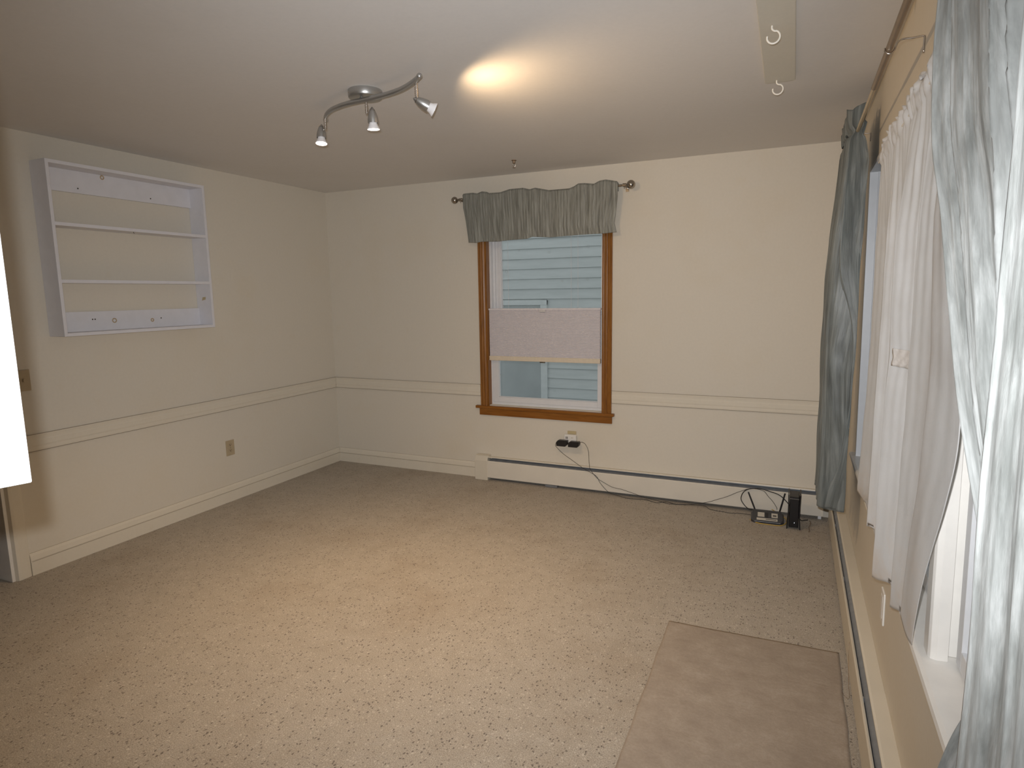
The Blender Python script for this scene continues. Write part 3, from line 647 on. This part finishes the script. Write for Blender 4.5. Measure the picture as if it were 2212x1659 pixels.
def p1(u, v):
    z = 2.29+(.12-2.29)*v; a = interp(z, p1L); b = interp(z, p1R)
    sm = 0
    for dz in (-.05, -.025, .025, .05): sm += interp(z+dz, p1L)
    a = (a+sm)/5
    y = a+(b-a)*u
    amp = .018
    uu = min(.9999, max(0, u + .018*noise.noise(Vector((u*3, z*2.0, 8)))))
    k = saw(uu, P1F)
    x = 4.106 + k*amp + .003*noise.noise(Vector((u*40, z*3, 1))) + .005*noise.noise(Vector((u*12, z*1.5, 4)))
    if z < 1.05: x -= .012*math.sin(min(1, (1.05-z)/.5)*math.pi/2)
    hug = math.exp(-((z-2.228)/.02)**2); x = x*(1-hug)+(4.075+k*.010)*hug
    x += .0006*noise.noise(Vector((u*160, z*9, 3)))
    return (min(x, 4.140 if z > .68 else 4.110), y, z)
m = MB(); m.grid(p1, 520, 260, (1.3, 2.17))
m.obj('window_curtain', M_cnear, smooth='all', solid=.0012, label='grey-green crinkled curtain drawn back to a narrow waist beside the sheer', cat='curtain', group='crinkled window curtains')
P2F = [0, .17, .36, .52, .66, .78, .90, 1]
def p2(u, v):
    z = 2.29+(.12-2.29)*v
    y = -3.790+.006*math.sin(z*5)+.010*noise.noise(Vector((3, z*4, 0)))+(-4.46+3.775)*u
    uu = min(.9999, max(0, u+.03*noise.noise(Vector((u*3, z*1.3, 21)))))
    k = saw(uu, P2F)
    x = 4.058 + k*.011 + .005*noise.noise(Vector((u*12, z*1.6, 14))) + .0007*noise.noise(Vector((u*150, z*8, 6))) + .002*noise.noise(Vector((u*55, z*3, 9)))
    hug = math.exp(-((z-2.228)/.02)**2); x = x*(1-hug)+(4.075+k*.008)*hug
    return (x, y, z)
m = MB(); m.grid(p2, 420, 280, (1.0, 2.17))
m.obj('window_curtain', M_cnear, smooth='all', solid=.0012, label='grey-green crinkled curtain hanging straight, nearest the camera at the right edge', cat='curtain', group='crinkled window curtains')

# ------------------------------------------------------------------ router, modem, cables
t = thing('wifi_router', 'black router with two antennas and paper labels on the carpet by the heater', 'router', (3.745, -.21, 0))
bx, by = Vector((.985, .05, 0)).normalized(), Vector((-.05, .985, .0)).normalized()
cen = Vector((3.746, -.212, 0))
def rt(a, b_, c_): return cen+bx*a+by*b_+Vector((0, 0, c_))
def top_h(b_): return .018+(b_+.075)/.15*.034     # body rises towards its back edge
oc = [(-.082,-.070),(.082,-.070),(.101,-.048),(.103,.04),(.088,.072),(-.088,.072),(-.103,.04),(-.101,-.048)]
m = MB(); vs = [rt(a, b_, .002+max(0, (b_+.05)*.06)) for a, b_ in oc]+[rt(a, b_, top_h(b_)*.8) for a, b_ in oc]+[rt(a*.93, b_*.90, top_h(b_)) for a, b_ in oc]
n = 8; m.add(vs, [tuple(range(n))[::-1], tuple(range(2*n, 3*n))]+[(k*n+i, k*n+(i+1) % n, (k+1)*n+(i+1) % n, (k+1)*n+i) for k in range(2) for i in range(n)])
m.obj('body', M_rdark, t, bevel=.003)
def patch(a0, a1, b0, b1, mat, name, dz=.0008):
    q = [rt(a, b_, top_h(b_)+dz) for a, b_ in ((a0, b0), (a1, b0), (a1, b1), (a0, b1))]; q2 = [v-Vector((0, 0, .0015)) for v in q]
    return MB().add(q2+q, [(0,3,2,1),(4,5,6,7),(0,1,5,4),(1,2,6,5),(2,3,7,6),(3,0,4,7)]).obj(name, mat, t)
patch(-.060, -.018, -.020, .052, M_label, 'paper_label'); patch(.026, .064, -.020, .052, M_label, 'paper_label'); patch(-.066, .062, -.060, -.036, M_label, 'paper_strip')
patch(.034, .056, -.008, .010, M_grey, 'barcode', .0014); patch(-.010, .055, -.052, -.044, M_grey, 'barcode', .0014)
patch(-.012, .006, -.025, .058, M_black, 'vent_panel')
for a0, p in ((-.078, (3.617, -.125, .156)), (.078, (3.848, -.12, .172))):
    q = rt(a0, .075, .045); MB().tube([q, q.lerp(Vector(p), .2), Vector(p)], [.005, .0058, .0052], 12).obj('antenna', M_black, t, smooth=True)
t = thing('cable_modem', 'tall black modem tower standing on the carpet beside the router', 'modem', (3.906, -.25, 0))
m = MB().prism([(-.318, .012), (-.318, .205), (-.312, .214), (-.205, .222), (-.19, .215), (-.185, .012)], 'x', 3.878, 3.934); m.obj('body', M_black, t, bevel=.004)
for s_, x in ((-1, 3.873), (1, 3.939)):
    def sp(z): return x+s_*(.004*abs(z-.11)/.11)**1
    pr = []; zz = [i/16*.228 for i in range(17)]
    pr = [(x-.0035+s_*.006*max(0, 1-z/.06)+s_*.002*max(0, (z-.16)/.07), z) for z in zz]+[(x+.0035+s_*.006*max(0, 1-z/.06)+s_*.002*max(0, (z-.16)/.07), z) for z in zz[::-1]]
    MB().prism(pr, 'y', -.322, -.178).obj('side_rail', M_black, t, bevel=.001)
MB().box(3.8785, 3.9335, -.3195, -.3185, .201, .203).obj('trim_line', M_silver, t)
MB().box(3.9095, 3.9115, -.3192, -.318, .041, .047).obj('status_light', M_led, t)
cpts = spline([(3.668, -.135, .030), (3.653, -.115, .028), (3.614, -.10, .033), (3.58, -.092, .066), (3.569, -.09, .098), (3.583, -.09, .14), (3.618, -.09, .167), (3.684, -.09, .178), (3.749, -.09, .166), (3.817, -.10, .148), (3.874, -.12, .100), (3.91, -.15, .06), (3.95, -.155, .012), (3.973, -.13, .006), (3.994, -.115, .005)], 5)
MB().tube(cpts, .0032, 8).obj('coax_cable', M_cable, smooth='all', label='thick black cable looping up behind the router to the modem', cat='cable')
ypts = spline([(3.770, -.120, .050), (3.79, -.105, .035), (3.82, -.11, .012), (3.853, -.13, .006), (3.864, -.17, .005), (3.861, -.235, .005), (3.83, -.290, .004), (3.76, -.298, .004), (3.69, -.290, .004), (3.655, -.262, .004), (3.64, -.24, .004)], 5)
MB().tube(ypts, .0026, 8).obj('ethernet_cable', M_yel, smooth='all', label='yellow network cable curled around the router on the carpet', cat='cable')
MB().tube(spline([(4.004, -.13, .004), (4.010, -.17, .012), (4.006, -.21, .004), (4.000, -.25, .004), (4.001, -.30, .003), (3.998, -.34, .003)], 4), .0028, 6).obj('cable_scrap', M_bronze, smooth='all', label='short brown cable end on the carpet right of the modem', cat='cable')
MB().tube(spline([(4.084, -2.06, .004), (4.098, -2.09, .004), (4.108, -2.085, .006), (4.108, -2.03, .03), (4.110, -1.95, .09), (4.112, -1.92, .14)], 5), .0008, 6).obj('thin_wire', M_bronze, smooth='all', label='thin dark wire looped between the brown mat and the heater', cat='wire')

# ------------------------------------------------------------------ mat
rp = [(3.382, -1.777), (4.090, -1.768), (4.088, -3.40), (3.395, -3.40)]
def mat_pt(u, v):
    a = Vector(rp[0]).lerp(Vector(rp[1]), u); b = Vector(rp[3]).lerp(Vector(rp[2]), u); q = a.lerp(b, v)
    e = min(u, 1-u, v, 1-v)
    z = .0022+.0030*max(0, noise.noise(Vector((q.x*3, q.y*8, 0))))*min(1, e*12)
    return (q.x+.004*noise.noise(Vector((0, q.y*6, 3)))*(1 if e < .02 else 0), q.y+.004*noise.noise(Vector((q.x*6, 0, 3)))*(1 if e < .02 else 0), z)
m = MB(); m.grid(mat_pt, 60, 120); m.obj('floor_mat', rug(), smooth='all', solid=.0025, label='flat brown floor mat lying on the carpet beside the wide window heater', cat='rug')

# ------------------------------------------------------------------ cupboard behind the viewpoint with its open door
t = thing('wall_cupboard', 'white wall cupboard whose open door cuts into the left edge', 'cupboard', (2.6, -4.79, 1.36))
cz0, cz1 = 1.350, 2.12
MB().box(2.12, 3.085, YN, -4.645, cz0, cz1).obj('body', M_cabinet, t, bevel=.002)
MB().box(2.125, 2.60, -4.645, -4.626, cz0+.003, cz1-.003).obj('door', M_cabinet, t, bevel=.002)
hx, hy = 3.2 - .2798*.40, -4.2375 - .96*.40
dv = Vector((.2798, .96, 0)).normalized(); nv = Vector((-dv.y, dv.x, 0)); cc = Vector((3.2, -4.2375, 0))-dv*.20+nv*.009; cc.z = (1.3585+cz1)/2
MB().obox(cc, dv*.20, nv*.009, Vector((0, 0, (cz1-1.3585)/2))).obj('door', M_cabinet, t, bevel=.0015)
for z in (1.45, 2.03): MB().box(3.075, 3.098, -4.646, -4.618, z, z+.04).obj('hinge', M_nickel, t)

# ------------------------------------------------------------------ outside
g = MB().box(-12, 16, .5, 16, -.62, -.5).box(4.6, 22, -18, .5, -.62, -.5).obj('ground', M_ground, kind='structure')
nb = thing('neighbour_house', 'blue-grey clapboard house seen through the oak-trimmed window', 'house', (1, 3.3, -.5))
sd = MB(); z = -.5; k = 0
while z < 5.0:
    sd.prism([(3.2, z), (3.183, z), (3.185, z+.004), (3.2, z+.134)], 'x', -5.0, 7.0); z += .1305
sd.box(-5, 7, 3.2, 3.6, -.5, 5.05); sd.obj('siding_wall', M_siding, nb)
wf = MB().box(.786, .879, 3.165, 3.205, -.25, 1.44).box(-.50, -.41, 3.165, 3.205, -.25, 1.44).box(-.50, .879, 3.160, 3.205, 1.375, 1.44).box(-.50, .879, 3.16, 3.205, -.30, -.24).obj('window_frame', M_ntrim, nb, bevel=.004)
MB().box(-.41, .786, 3.172, 3.182, -.24, 1.345).obj('window_pane', M_npane, wf)
MB().prism([(2.9, 5.05), (3.9, 5.9), (3.9, 5.8), (3.0, 4.98)], 'x', -5.3, 7.3).obj('roof', M_roof, nb)
